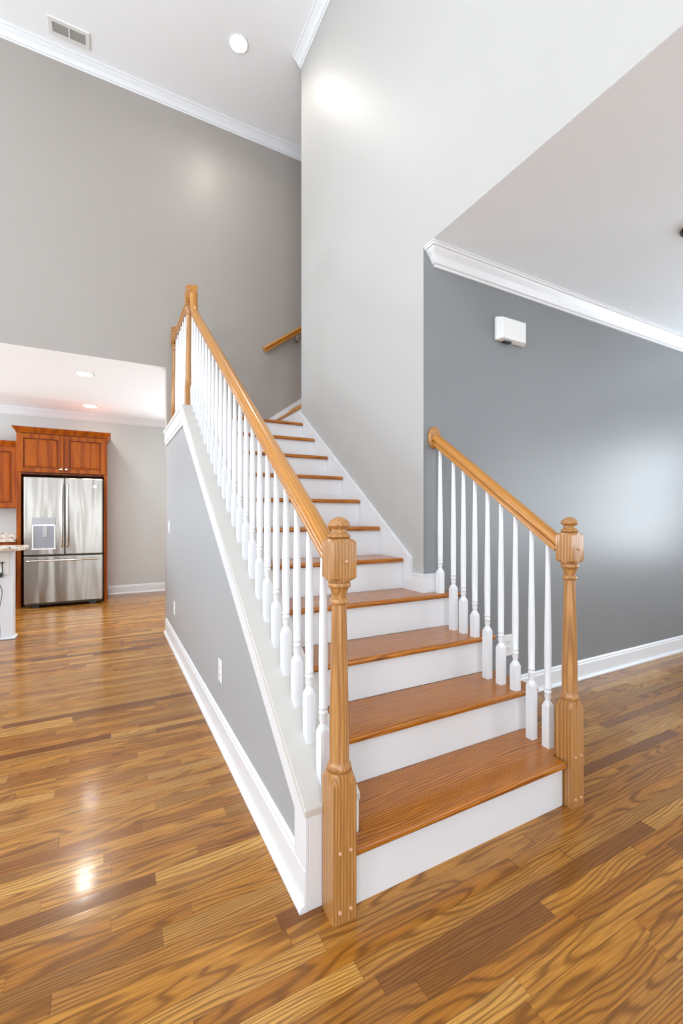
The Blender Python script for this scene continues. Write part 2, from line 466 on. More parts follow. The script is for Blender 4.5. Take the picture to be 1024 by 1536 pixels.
# window casings and sashes round every opening
wi = 0
def window(ax, t, a0, a1, z0, z1, sgn):
    global wi; wi += 1
    bm = BM()
    def bx(p0, p1, q0, q1, d0, d1):
        lo, hi = sorted((t+sgn*d0, t+sgn*d1))
        if ax == 'X': box(bm, lo, hi, p0, p1, q0, q1)
        else: box(bm, p0, p1, lo, hi, q0, q1)
    c = 0.09
    bx(a0-c, a0, z0-c, z1+c, 0, 0.02); bx(a1, a1+c, z0-c, z1+c, 0, 0.02)
    bx(a0, a1, z1, z1+c, 0, 0.02); bx(a0-c, a1+c, z0-c, z0, 0, 0.03)
    zm = (z0+z1)/2
    for q0, q1 in ((z0, z0+0.05), (zm-0.025, zm+0.025), (z1-0.05, z1)): bx(a0, a1, q0, q1, -0.05, -0.01)
    for p0, p1 in ((a0, a0+0.045), (a1-0.045, a1)): bx(p0, p1, z0, z1, -0.05, -0.01)
    struct(obj('window_%d' % wi, bm, M['white']))
for y0, y1, z0, z1 in WIN_LEFT + WIN_LEFT_HI + WIN_KIT: window('X', XWEST, y0, y1, z0, z1, 1)
for x0, x1, z0, z1 in WIN_BACK: window('Y', YS, x0, x1, z0, z1, 1)
for x0, x1, z0, z1 in WIN_KN: window('Y', YK, x0, x1, z0, z1, -1)
for y0, y1, z0, z1 in WIN_RIGHT: window('X', XEAST, y0, y1, z0, z1, -1)

# right wall of the stair: rises above the low ceiling and ends behind the landing
bm = BM(); prism(bm, [(YS, ZG+0.0006), (YS, ZC), (3.87, ZC), (3.87, 0), (YG+0.0006, 0), (YG+0.0006, ZG+0.0006)], 'X', XW, XW+0.12)
struct(obj('wall_stair_right', bm, M['wall_lit']))
bm = BM(); box(bm, XW+0.0005, XEAST, YG, YG+0.10, 0, ZG)
struct(obj('wall_grey', bm, M['wall_grey']))
bm = BM(); box(bm, XW+0.12, 4.6, 3.75, 3.87, 0, ZC)
struct(obj('wall_upper_flight', bm, M['wall_lit']))
bm = BM(); prism(bm, [(XWEST, ZK+0.001), (XWEST, ZC), (4.6, ZC), (4.6, 0), (XL0+0.012, 0), (XL0+0.012, ZK+0.001)], 'Y', YH, YH+0.12)
struct(obj('wall_header', bm, M['wall_lamp_toned']))
bm = BM(); box(bm, 4.6, 4.7, 3.75, YH+0.12, 0, ZC)
struct(obj('wall_stair_end', bm, M['wall_lit']))
wall_with_openings('wall_kitchen', ('Y', YK), XWEST, 3.6, 0, ZK, 0.1, WIN_KN, M['wall_kit'])
bm = BM(); box(bm, 3.5, 3.6, YH+0.12, YK, 0, ZK)
struct(obj('wall_kitchen_east', bm, M['wall_kit']))
bm = BM(); box(bm, XWEST-0.1, XW+0.12, YS-0.1, YH+0.12, ZC, ZC+0.1); box(bm, XW+0.12, 4.7, 3.75, YH+0.12, ZC, ZC+0.1)
struct(obj('ceiling', bm, M['ceil']))
bm = BM(); box(bm, XWEST-0.1, 3.6, YH+0.0005, YK+0.1, ZK, ZK+0.1)
struct(obj('ceiling_kitchen', bm, M['ceil']))
bm = BM(); box(bm, XW+0.001, XEAST+0.1, YS-0.1, YG+0.1, ZG, ZG+0.1)
struct(obj('ceiling_right_room', bm, paint('ceiling_paint_bounce_offset', (0.84, 0.90, 0.945), 0.8, 0.04, 200, 0.01)))  # cooler copy of the ceiling paint, its tone offsets pink floor bounce

# knee wall under the railing
KY0 = 1.218
def capz(y): return 0.312 + SL*(y-KY0)
LZ = 2.077                    # landing floor
CZ = 2.105                    # top of cap at the landing
YCAP = KY0 + (CZ-0.312)/SL
bm = BM()
prism(bm, [(KY0+0.02, 0), (KY0+0.02, capz(KY0+0.02)-0.02), (YCAP, CZ-0.02), (YH, CZ-0.02), (YH, 0)], 'X', XL0+0.012, XL1-0.006)
struct(obj('wall_knee', bm, M['wall_knee']))

# trim on knee wall: skirt board under the cap, end board, fascia at the landing
tn = 0
def trim(bm, mat=None, bevel=0.002):
    global tn; tn += 1
    return struct(obj('trim_%d' % tn, bm, mat or M['white'], bevel=bevel))
W1 = 0.088
bm = BM()
sv = 0.118
prism(bm, [(KY0, 0), (KY0, capz(KY0)-0.022), (YCAP, CZ-0.022), (YCAP-0.02, CZ-0.022-sv-0.03), (KY0+W1, capz(KY0+W1)-sv+0.01), (KY0+W1, 0)], 'X', XL0, XL0+0.0115)
trim(bm)
bm = BM(); box(bm, XL0+0.0115, XL1-0.004, KY0, KY0+0.0195, 0, capz(KY0)-0.022); trim(bm)
bm = BM()   # landing fascia with crown like shape
fz = CZ-0.022
prof = [(XL0+0.0115, fz), (XL0-0.02, fz), (XL0-0.02, fz-0.02), (XL0-0.008, fz-0.03), (XL0-0.008, fz-0.115), (XL0+0.0, fz-0.125), (XL0+0.0, fz-0.15), (XL0+0.0115, fz-0.15)]
prism(bm, prof, 'Y', YCAP-0.005, YH-0.001); trim(bm)
# cap board
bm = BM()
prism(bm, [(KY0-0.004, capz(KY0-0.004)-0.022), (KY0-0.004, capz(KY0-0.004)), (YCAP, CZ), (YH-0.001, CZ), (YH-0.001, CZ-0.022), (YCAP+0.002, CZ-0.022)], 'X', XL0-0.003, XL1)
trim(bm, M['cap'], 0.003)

# baseboards
def base_profile(h=0.135, t=0.014, shoe=True):
    p = [(0, 0)]
    if shoe: p += [(t+0.016, 0), (t+0.016, 0.008), (t+0.010, 0.018), (t, 0.022)]
    else: p += [(t, 0)]
    p += [(t, h-0.028), (t-0.004, h-0.020), (t-0.004, h-0.010), (t-0.009, h-0.002), (0, h)]
    return p
def base_y(name, x, sgn, y0, y1, **k):   # runs along Y at wall plane x, sticking out to sgn
    bm = BM(); prism(bm, [(x+sgn*p, z) for p, z in base_profile(**k)], 'Y', y0, y1); return struct(obj(name, bm, M['white']))
def base_x(name, y, sgn, x0, x1, z=0, **k):
    bm = BM(); prism(bm, [(y+sgn*p, z+q) for p, q in base_profile(**k)], 'X', x0, x1); return struct(obj(name, bm, M['white']))
base_y('baseboard_knee', XL0+0.012, -1, KY0+0.001, YH+0.0, h=0.15)
base_x('baseboard_grey', YG, -1, 1.765, XEAST)
base_x('baseboard_kitchen', YK, -1, 0.0, 3.5)
base_y('baseboard_west', XWEST, 1, YS, YK)
base_x('baseboard_south', YS, 1, XWEST, XEAST)

# crown mouldings
def crown_prof(p, h):
    return [(0, -h), (0.12*p, -h), (0.16*p, -0.9*h), (0.28*p, -0.84*h), (0.33*p, -0.76*h), (0.5*p, -0.52*h), (0.74*p, -0.28*h), (0.80*p, -0.2*h), (0.9*p, -0.17*h), (0.94*p, -0.08*h), (1.0*p, -0.06*h), (1.0*p, 0), (0, 0)]
def crown(name, wall_axis, plane, sgn, ztop, s, e, p=0.09, h=0.095, ms=0, me=0, ret=False):
    """ms/me: mitre factor at start/end (how far the end moves per unit projection)."""
    bm = BM(); pr = crown_prof(p, h)
    def P(q, z, t):
        return (t, plane+sgn*q, ztop+z) if wall_axis == 'Y' else (plane+sgn*q, t, ztop+z)
    A = [bm.verts.new(P(q, z, s+ms*(q if ms < 0 or ms > 0 else 0))) for q, z in pr]
    Bv = [bm.verts.new(P(q, z, e+me*q)) for q, z in pr]
    bm.faces.new(Bv[::-1]); n = len(pr)
    if ret:   # mitred return that dies back into the wall
        Wv = [bm.verts.new(((s+ms*q), plane, ztop+z)) for q, z in pr]
        for i in range(n-2): bm.faces.new((Wv[i], A[i], A[i+1], Wv[i+1]))
        bm.faces.new([Wv[i] for i in range(n-1)] + [A[n-1]])
    else: bm.faces.new(A)
    for i in range(n): bm.faces.new((A[i], Bv[i], Bv[(i+1) % n], A[(i+1) % n]))
    bmesh.ops.remove_doubles(bm, verts=bm.verts, dist=1e-5)
    return trim(bm, bevel=0)
crown('crown', 'Y', YG, -1, ZG, XW+0.088, XEAST, 0.088, 0.1, ms=-1.0, ret=True)
crown('crown', 'Y', YH, -1, ZC, XWEST, 4.6, 0.095, 0.085)
crown('crown', 'X', XW, -1, ZC, YS, 3.87, 0.095, 0.085)
crown('crown', 'Y', YK, -1, ZK, XWEST, 3.5, 0.09, 0.1)
crown('crown', 'X', XWEST, 1, ZC, YS, YH, 0.095, 0.085)

# skirt board on the right wall, stepping down to a base that wraps the corner
T4 = 4*R
bm = BM()
prism(bm, [(YG-0.0205, T4), (YG-0.0205, T4+0.108), (2.142, T4+0.108), (2.142, 0.952), (3.868, 0.952+SL*(3.868-2.142)), (3.868, LZ-0.3), (2.25, T4-0.2), (2.25, T4)], 'X', XW-0.018, XW+0.0)
trim(bm, bevel=0)
bm = BM()
prism(bm, [(YG-0.0206, T4+0.098), (YG-0.0206, T4+0.108), (2.139, T4+0.108), (2.139, 0.955), (3.868, 0.955+SL*(3.868-2.139)), (3.868, 0.937+SL*(3.868-2.139)), (2.146, 0.94), (2.146, T4+0.098)], 'X', XW-0.023, XW-0.0175)
trim(bm, bevel=0)
bm = BM(); box(bm, XW+0.0004, XW+0.13, YG-0.0205, YG-0.0003, T4+0.0003, T4+0.108); box(bm, XW-0.0228, XW+0.13, YG-0.0245, YG-0.0207, T4+0.098, T4+0.108); trim(bm, bevel=0)

# ------------------------------------------------------------------ staircase
st = thing('staircase', 'white and oak staircase rising between the knee wall and the greige wall', 'staircase', (1.2, 1.15, 0))
def tread_obj(pts, z, name='tread', mat='oak_x'):
    bm = BM(); prism(bm, pts, 'Z', z-0.027, z)
    return obj(name, bm, M[mat], st, bevel=0.0115, seg=4, smooth=False)
XT = 1.832
for k in range(1, 12):
    y0 = NY1 + (k-1)*RUN; yr = y0 + 0.024; y2 = y0 + RUN + 0.03; z = k*R
    if k == 1:
        pts = [(0.659, y0), (1.663, y0), (1.663, 1.217), (XT, 1.217), (XT, y2), (XL1, y2), (XL1, KY0), (0.659, KY0)]
    elif k < 4:
        pts = [(XL1, y0), (XT, y0), (XT, y2-0.002), (XL1, y2-0.002)]
    elif k == 4:
        pts = [(XL1, y0), (XT, y0), (XT, YG-0.001), (XW-0.002, YG-0.001), (XW-0.002, y2), (XL1, y2)]
    elif k < 11:
        pts = [(XL1, y0), (XW-0.019, y0), (XW-0.019, y2), (XL1, y2)]
    else:
        pts = [(XL1, y0), (XW-0.019, y0), (XW-0.019, y0+0.10), (XL1, y0+0.10)]
    t = tread_obj(pts, z, 'tread' if k < 11 else 'landing_nosing')
    x0 = 0.659 if k == 1 else XL1
    x1 = 1.663 if k == 1 else (1.75 if k <= 4 else XW-0.0185)
    zb = (k-1)*R
    obj('riser', B(x0, x1, yr, yr+0.018, zb, z-0.0268), M['white'], st, bevel=0)
# open side stringer below the first four treads
bm = BM()
pp = [(1.22, 0)]
for k in range(1, 5):
    y0 = NY1+(k-1)*RUN+0.024
    y0 = max(y0, 1.22)
    pp += [(y0, (k-1)*R if k > 1 else 0), (y0, k*R-0.027)]
pp += [(YG-0.031, 4*R-0.027), (YG-0.031, 0)]
clean = []
for p in pp:
    if not clean or (abs(p[0]-clean[-1][0]) + abs(p[1]-clean[-1][1])) > 1e-6: clean.append(p)
prism(bm, clean, 'X', 1.7505, 1.768)
obj('side_stringer', bm, M['white'], st)
# landing and the flight that turns right
bm = BM(); box(bm, XL1, XW+0.24, NY1+10*RUN+0.10, YH-0.002, LZ-0.05, LZ); obj('landing_floor', bm, M['oak_x'], st)
for k in range(12, 18):
    x0 = XW-0.012 + (k-12)*RUN; z = k*R
    obj('riser', B(x0+0.024, x0+0.042, 3.872, YH-0.018, z-R, z-0.027), M['white'], st)
    bm = BM(); prism(bm, [(x0, 3.872), (x0+RUN+0.03, 3.872), (x0+RUN+0.03, YH-0.018), (x0, YH-0.018)], 'Z', z-0.027, z)
    obj('tread', bm, M['oak_y'], st, bevel=0.0115, seg=4)
bm = BM()
sx0, sz0 = 1.40, LZ+0.10
prism(bm, [(XL1, LZ), (XL1, LZ+0.10), (1.45, LZ+0.10), (1.626, 2.319), (3.3, 2.319+SL*(3.3-1.626)), (3.3, 2.319+SL*(3.3-1.626)-0.5), (1.7, LZ)], 'Y', YH-0.017, YH-0.0005)
obj('skirt_board', bm, M['white'], st)

# ------------------------------------------------------------------ railings
RP = [(-0.019, -0.031), (0.019, -0.031), (0.021, -0.020), (0.017, -0.012), (0.021, -0.005), (0.029, 0.000), (0.031, 0.008), (0.029, 0.017), (0.022, 0.025), (0.011, 0.030), (0, 0.0315),
      (-0.011, 0.030), (-0.022, 0.025), (-0.029, 0.017), (-0.031, 0.008), (-0.029, 0.000), (-0.021, -0.005), (-0.017, -0.012), (-0.021, -0.020)]
def railtop(y): return 1.128 + SL*(y-1.23)
def railc(y): return railtop(y) - 0.0385

def baluster(parent, x, y, z0, zs, zt):
    bm = BM(); h = 0.0172
    q = h*1.415
    rings = [(z0, h, 1), (zs-0.024, h, (q,)), (zs-0.0235, h, (q*0.985,)), (zs-0.011, h, (h*1.0,)), (zs, 0.0105, 0.0), (zs+0.004, 0.0105, 0), (zs+0.016, 0.0140, 0), (zs+0.030, 0.0122, 0),
             (zs+0.034, 0.0150, 0), (zs+0.040, 0.0150, 0), (zs+0.043, 0.0124, 0), (zs+0.047, 0.0124, 0), (zs+0.050, 0.0148, 0), (zs+0.055, 0.0150, 0),
             (zs+0.058, 0.0136, 0), (zs+0.20, 0.0150, 0), (zs+0.30, 0.0142, 0), ((zs+0.3+zt)/2, 0.0112, 0), (zt, 0.0085, 0)]
    loft(bm, x, y, rings, 24)
    return obj('baluster', bm, M['white'], parent, smooth='keep', sharp=50)

def newel(parent, x, y, z, w=0.0385, lowblock=0.405, top=True, base_cut=0.0, name='newel_post', plugs=True, half_y=1.0):
    bm = BM(); b = z
    q = w*1.415
    rings = [(b, w, 1), (b+lowblock-0.001, w, (q,)), (b+lowblock+0.0, w, (q*0.99,)), (b+lowblock+0.030, w, (w*1.0,)), (b+lowblock+0.0302, 0.0300, 0),
             (b+lowblock+0.0304, 0.0335, 0), (b+lowblock+0.036, 0.0365, 0), (b+lowblock+0.044, 0.0365, 0), (b+lowblock+0.052, 0.0320, 0), (b+lowblock+0.060, 0.0300, 0),
             (b+lowblock+0.16, 0.0302, 0), (b+0.925, 0.0225, 0), (b+0.932, 0.0225, 0), (b+0.935, 0.0275, 0), (b+0.941, 0.0298, 0), (b+0.948, 0.0275, 0), (b+0.951, 0.0225, 0),
             (b+0.960, 0.0225, 0), (b+0.975, 0.0265, 0), (b+0.983, 0.0300, 0), (b+0.985, 0.0340, 0), (b+0.991, 0.0360, 0), (b+0.998, 0.0345, 0), (b+1.001, 0.0300, 0),
             (b+1.0045, w, (0.030,)), (b+1.005, w, (w,)), (b+1.014, w, (q*0.99,)), (b+1.0145, w, (q,)), (b+1.120, w, (q,)), (b+1.1205, w, (q*0.99,)), (b+1.130, w, (w,)), (b+1.1305, w, (0.028,)), (b+1.132, 0.0320, 0), (b+1.137, 0.0350, 0), (b+1.142, 0.0330, 0),
             (b+1.144, 0.0280, 0), (b+1.150, 0.0230, 0), (b+1.157, 0.0215, 0), (b+1.162, 0.0240, 0), (b+1.166, 0.0320, 0), (b+1.170, 0.0345, 0), (b+1.176, 0.0330, 0), (b+1.184, 0.0265, 0),
             (b+1.191, 0.0165, 0), (b+1.195, 0.0060, 0), (b+1.196, 0.0005, 0)]
    loft(bm, x, y, rings, 32)
    o = obj(name, bm, M['oak_z'], parent, smooth='keep', sharp=50)
    if plugs:
        for dx, dz in ((-0.018, 0.035), (0.018, 0.035), (-0.018, 0.208), (0.018, 0.208), (0.004, 1.063)):
            p = BM(); disc_prof(p, (x+dx, y-w-0.0003, z+dz), (0, -1, 0), [(0, 0.0062), (0.002, 0.0062), (0.005, 0.0045), (0.0065, 0.0015)], 12)
            obj('wood_plug', p, M['plug'], o, smooth=True)
    return o
M['plug'] = plain('pale_wood_plug', srgb(196, 148, 112), 0.35)

# left railing on the knee wall
XR = 0.613
lr = thing('stair_railing', 'left stair railing of oak rail and white balusters on the sloping knee wall', 'railing', (XR, 1.176, 0))
newel(lr, 0.6175, 1.1745, 0.0)
YN = 3.90; ZN = CZ
newel(lr, XR-0.002, YN, CZ-0.125, w=0.036, lowblock=0.33, plugs=False)
path = [(XR, 1.212, railc(1.212))]
ye = 3.62
path.append((XR, ye, railc(ye)))
# easing up into the gooseneck, then level into the post
zg = 3.035
path += [(XR, ye+0.035, railc(ye)+0.030), (XR, ye+0.06, railc(ye)+0.062), (XR, ye+0.078, railc(ye)+0.105), (XR, ye+0.084, zg-0.032)]
bm = BM(); sweep(bm, path, RP, (1, 0, 0))
obj('handrail', bm, M['oak_rake'], lr, smooth=True)
bm = BM(); sweep(bm, [(XR, ye+0.052, zg), (XR, YN-0.034, zg)], RP, (1, 0, 0))
obj('gooseneck_cap', bm, M['oak_y'], lr, smooth=True)
y = 1.276
while y < 3.84:
    zz = capz(y)
    if y > YCAP: zz = CZ
    zr = railc(y)-0.028 if y < ye-0.01 else (2.80 if y < ye+0.1 else zg-0.03)
    if y < YN-0.06:
        baluster(lr, XR, y, min(zz, CZ)-0.014, zz+0.176, zr)
    y += 0.1116

# level railing along the landing
ll = thing('landing_railing', 'level railing at the landing behind the tallest post, with white balusters', 'railing', (XR, YN, CZ))
zl = 3.02
bm = BM(); sweep(bm, [(XR-0.002, YN+0.0375, zl), (XR-0.002, 4.80, zl)], RP, (1, 0, 0)); obj('handrail', bm, M['oak_y'], ll, smooth=True)
newel(ll, XR-0.002, 4.835, CZ-0.12, w=0.036, lowblock=0.33, plugs=False)
for i in range(7):
    baluster(ll, XR-0.002, YN+0.115+i*0.112, CZ-0.002, CZ+0.15+i*0.0, zl-0.028)

# right railing on the open treads
XRR = 1.703
rr = thing('stair_railing', 'right stair railing of oak rail and white balusters ending on the grey wall', 'railing', (XRR, 1.176, 0))
newel(rr, XRR+0.006, 1.1735, 0.0, w=0.0375)
bm = BM(); sweep(bm, [(XRR, 1.210, railc(1.210)), (XRR, YG-0.022, railc(YG-0.022))], RP, (1, 0, 0)); obj('handrail', bm, M['oak_rake'], rr, smooth=True)
bm = BM(); zc = railc(YG)-0.004
ring_p = [(0.0005, 1.0), (0.010, 1.0), (0.014, 0.97), (0.016, 0.90), (0.018, 0.86), (0.022, 0.82)]
prev = None; n = 32
for t, s in ring_p:
    ring = [bm.verts.new((XRR+0.045*s*math.cos(2*PI*i/n), YG-t, zc+0.066*s*math.sin(2*PI*i/n))) for i in range(n)]
    if prev:
        for i in range(n): bm.faces.new((prev[i], prev[(i+1) % n], ring[(i+1) % n], ring[i]))
    else: bm.faces.new(ring)
    prev = ring
bm.faces.new(prev)
obj('rosette', bm, M['oak_z'], rr, smooth=True, label='oval oak rosette on the wall')
for yb, k in ((1.272, 1), (1.356, 1), (1.446, 2), (1.532, 2), (1.619, 2), (1.706, 3), (1.790, 3), (1.868, 3), (1.978, 4)):
    baluster(rr, XRR, yb, k*R-0.0002, 0.392+SL*(yb-1.272), railc(yb)-0.028)

# wall handrail of the upper flight
wh = thing('wall_handrail', 'oak handrail on brackets rising along the header wall behind the landing', 'handrail', (1.6, YH-0.07, 3.1))
bm = BM()
sl2 = SL
pts = [(1.565, YH-0.076, 3.095), (3.6, YH-0.076, 3.095+sl2*(3.6-1.565))]
sweep(bm, pts, RP, (0, -1, 0)); obj('rail', bm, M['oak_rake_x'], wh, smooth=True)
for xb in (1.97, 2.9):
    zb = 3.095+sl2*(xb-1.565)
    bm = BM(); tube(bm, [(xb, YH-0.076, zb-0.03), (xb, YH-0.076, zb-0.055), (xb, YH-0.05, zb-0.085), (xb, YH-0.008, zb-0.09)], 0.007)
    disc_prof(bm, (xb, YH-0.0005, zb-0.09), (0, -1, 0), [(0, 0.028), (0.005, 0.028), (0.009, 0.015)], 20)
    obj('bracket', bm, M['chrome'], wh, smooth=True)
bm = BM(); box(bm, 1.60, 1.66, YH-0.05, YH-0.0005, 3.0, 3.04)
bm.free()

# ------------------------------------------------------------------ wall and ceiling fittings
def outlet(name, label, loc, axis, w=0.075, h=0.117, kind='outlet', cat='outlet', group=None):
    """axis: outward normal '-X' or '-Y'."""
    t = thing(name, label, cat, loc, group)
    x, y, z = loc
    def bx(a0, a1, b0, b1, d0, d1):
        if axis == '-X': return B(x-d1, x-d0, y+a0, y+a1, z+b0, z+b1)
        return B(x+a0, x+a1, y-d1, y-d0, z+b0, z+b1)
    obj('cover_plate', bx(-w/2, w/2, -h/2, h/2, 0.0003, 0.006), M['plastic'], t, bevel=0.002)
    if kind == 'outlet':
        for s in (-1, 1):
            s_ = obj('socket', bx(-0.017, 0.017, s*0.021-0.014, s*0.021+0.014, 0.006, 0.0085), M['plastic'], t, bevel=0.001)
            bm = BM()
            for q in (-0.007, 0.007):
                if axis == '-X': box(bm, x-0.0092, x-0.0086, y+q-0.0012, y+q+0.0012, z+s*0.021-0.002, z+s*0.021+0.006)
                else: box(bm, x+q-0.0012, x+q+0.0012, y-0.0092, y-0.0086, z+s*0.021-0.002, z+s*0.021+0.006)
            if axis == '-X': box(bm, x-0.0092, x-0.0086, y-0.002, y+0.002, z+s*0.021-0.010, z+s*0.021-0.006)
            else: box(bm, x-0.002, x+0.002, y-0.0092, y-0.0086, z+s*0.021-0.010, z+s*0.021-0.006)
            obj('slot', bm, M['black'], s_)
    else:
        obj('rocker', bx(-0.016, 0.016, -0.033, 0.033, 0.006, 0.010), M['plastic'], t, bevel=0.002)
    return t
outlet('wall_outlet', 'white outlet low on the knee wall, nearest the bottom of the stair', (XL0+0.0118, 2.39, 0.367), '-X')
outlet('wall_outlet', 'white outlet low on the knee wall, farther back near the kitchen opening', (XL0+0.0118, 4.24, 0.365), '-X')
outlet('light_switch', 'white wall switch at the far edge of the knee wall by the kitchen', (XL0+0.0118, 4.62, 1.10), '-X', kind='switch', cat='light switch')
outlet('wall_outlet', 'white outlet on the blue grey wall, seen between the right balusters', (2.325, YG, 0.352), '-Y', w=0.085, h=0.140)

# alarm/chime box on grey wall
sb = thing('wall_sensor_box', 'white plastic box mounted high on the blue grey wall', 'sensor', (2.335, YG, 2.41))
bm = BM()
x0, x1, z0, z1 = 2.203, 2.468, 2.338, 2.487
c = 0.028
prism(bm, [(x0, z0), (x0, z1), (x1, z1), (x1, z0)], 'Y', YG-0.020, YG-0.0003)
A = [(x0, z0), (x0, z1), (x1, z1), (x1, z0)]
Bq = [(x0+c, z0+0.008), (x0+c, z1-0.008), (x1-c, z1-0.008), (x1-c, z0+0.008)]
va = [bm.verts.new((p[0], YG-0.020, p[1])) for p in A]; vb = [bm.verts.new((p[0], YG-0.052, p[1])) for p in Bq]
for i in range(4): bm.faces.new((va[i], va[(i+1) % 4], vb[(i+1) % 4], vb[i]))
bm.faces.new(vb)
obj('housing', bm, M['plastic'], sb, bevel=0.006, seg=3)
obj('sensor_eye', B(2.262, 2.325, YG-0.036, YG-0.012, z0-0.010, z0-0.0004), M['black'], sb, bevel=0.002, label='small black block below the box')

# recessed ceiling lights
def downlight(label, x, y, z, r, power, col, spot):
    t = thing('recessed_ceiling_light', label, 'ceiling light', (x, y, z))
    bm = BM(); n = 40; prev = None
    for rr_, dz in ((r*1.18, -0.0003), (r*1.18, -0.004), (r*1.06, -0.007), (r*1.0, -0.004), (r*1.0, -0.0003)):
        ring = [bm.verts.new((x+rr_*math.cos(2*PI*i/n), y+rr_*math.sin(2*PI*i/n), z+dz)) for i in range(n)]
        if prev:
            for i in range(n): bm.faces.new((prev[i], prev[(i+1) % n], ring[(i+1) % n], ring[i]))
        prev = ring
    obj('trim_ring', bm, M['white'], t, smooth=True)
    bm = BM(); disc_prof(bm, (x, y, z-0.0005), (0, 0, -1), [(0, r*0.99), (0.003, r*0.97), (0.0045, r*0.8)], 40)
    obj('lens', bm, M['lamp'], t, smooth=True)
    d = bpy.data.lights.new('downlight', 'AREA'); d.shape = 'DISK'; d.size = 2*r*0.95; d.energy = power; d.color = col; d.spread = math.radians(spot)
    o = bpy.data.objects.new('downlight', d); COL.objects.link(o); o.parent = t; o.location = (0, 0, -0.012)
    return t
WARM = (1.0, 0.93, 0.84)
P_DOWN, P_KDOWN = 4.0, 9
downlight('round recessed light in the high ceiling above the stair', 1.059, 4.0, ZC, 0.075, P_DOWN, WARM, 150)
downlight('round recessed light in the kitchen ceiling, nearer the opening', -0.223, 5.50, ZK, 0.078, P_KDOWN, WARM, 150)
downlight('round recessed light in the kitchen ceiling, nearer the refrigerator', -0.219, 7.05, ZK, 0.078, 2.0, WARM, 150)

# return air vent
vt = thing('ceiling_vent', 'white return air vent with dark louvres in the high ceiling', 'vent', (-0.31, 4.62, ZC))
bm = BM()
vx0, vx1, vy0, vy1 = -0.435, -0.180, 4.578, 4.672
fw = 0.032; zt = ZC-0.0003; zb = ZC-0.009
box(bm, vx0-fw, vx0, vy0-fw, vy1+fw, zb, zt); box(bm, vx1, vx1+fw, vy0-fw, vy1+fw, zb, zt)
box(bm, vx0, vx1, vy0-fw, vy0, zb, zt); box(bm, vx0, vx1, vy1, vy1+fw, zb, zt)
xm = (vx0+vx1)/2; box(bm, xm-0.006, xm+0.006, vy0, vy1, zb, zt)
obj('frame', bm, M['plastic'], vt)
obj('backing', B(vx0, vx1, vy0, vy1, ZC-0.002, ZC-0.0006), M['vent_dark'], vt)
bm = BM()
for i in range(6):
    yy = vy0+0.008+i*(vy1-vy0-0.016)/5
    for a, b_ in ((vx0+0.002, xm-0.008), (xm+0.008, vx1-0.002)):
        vs = box(bm, a, b_, yy-0.0008, yy+0.0008, ZC-0.009, ZC-0.0025)
        for v in vs:
            if v.co.z < ZC-0.005: v.co.y += 0.006
obj('louvre', bm, plain('louvre_grey_metal', (0.33, 0.32, 0.29), 0.5), vt)

# lamp canopy at the edge of the view
cp = thing('ceiling_light_canopy', 'dark bronze round canopy on the ceiling of the room at right', 'ceiling light', (2.825, 1.18, ZG))
bm = BM(); lathe(bm, 2.832, 1.205, [(ZG-0.0003, 0.066), (ZG-0.006, 0.068), (ZG-0.014, 0.066), (ZG-0.026, 0.052), (ZG-0.036, 0.030), (ZG-0.042, 0.012)], 40)
obj('canopy', bm, M['bronze'], cp, smooth=True)
bm = BM(); lathe(bm, 2.832, 1.205, [(ZG-0.040, 0.010), (ZG-0.052, 0.010), (ZG-0.056, 0.006), (ZG-0.066, 0.005)], 16)
obj('finial', bm, M['bronze'], cp, smooth=True)

# ------------------------------------------------------------------ kitchen
FY = 6.93
fx0, fx1 = -0.962, -0.066
fr = thing('refrigerator', 'stainless steel french door refrigerator with water dispenser', 'refrigerator', ((fx0+fx1)/2, FY+0.35, 0))
obj('body', B(fx0+0.006, fx1-0.006, FY+0.055, FY+0.68, 0.03, 1.715), plain('dark_grey_cabinet_metal', (0.10, 0.10, 0.10), 0.5), fr, bevel=0.004)
xs_ = -0.511
dl = obj('door', B(fx0, xs_-0.0025, FY, FY+0.05, 0.695, 1.722), M['steel'], fr, bevel=0.010, seg=3)
dr = obj('door', B(xs_+0.0025, fx1, FY, FY+0.05, 0.695, 1.722), M['steel'], fr, bevel=0.010, seg=3)
dw = obj('freezer_drawer', B(fx0, fx1, FY, FY+0.05, 0.060, 0.680), M['steel'], fr, bevel=0.010, seg=3)
def vhandle(x, door):
    bm = BM(); tube(bm, [(x, FY-0.001, 0.80), (x, FY-0.035, 0.80), (x, FY-0.048, 0.815), (x, FY-0.050, 1.2), (x, FY-0.048, 1.615), (x, FY-0.035, 1.63), (x, FY-0.001, 1.63)], 0.0125, 12)
    obj('handle', bm, M['chrome'], door, smooth=True)
vhandle(xs_-0.032, dl); vhandle(xs_+0.032, dr)
bm = BM(); tube(bm, [(fx0+0.04, FY-0.001, 0.625), (fx0+0.04, FY-0.035, 0.625), (fx0+0.055, FY-0.048, 0.625), ((fx0+fx1)/2, FY-0.050, 0.625), (fx1-0.055, FY-0.048, 0.625), (fx1-0.04, FY-0.035, 0.625), (fx1-0.04, FY-0.001, 0.625)], 0.0125, 12)
obj('handle', bm, M['chrome'], dw, smooth=True)
for q in (fx0+0.12, fx1-0.12):
    bm = BM(); box(bm, q-0.04, q+0.04, FY+0.03, FY+0.09, 0.0, 0.035); obj('foot', bm, M['black'], fr)
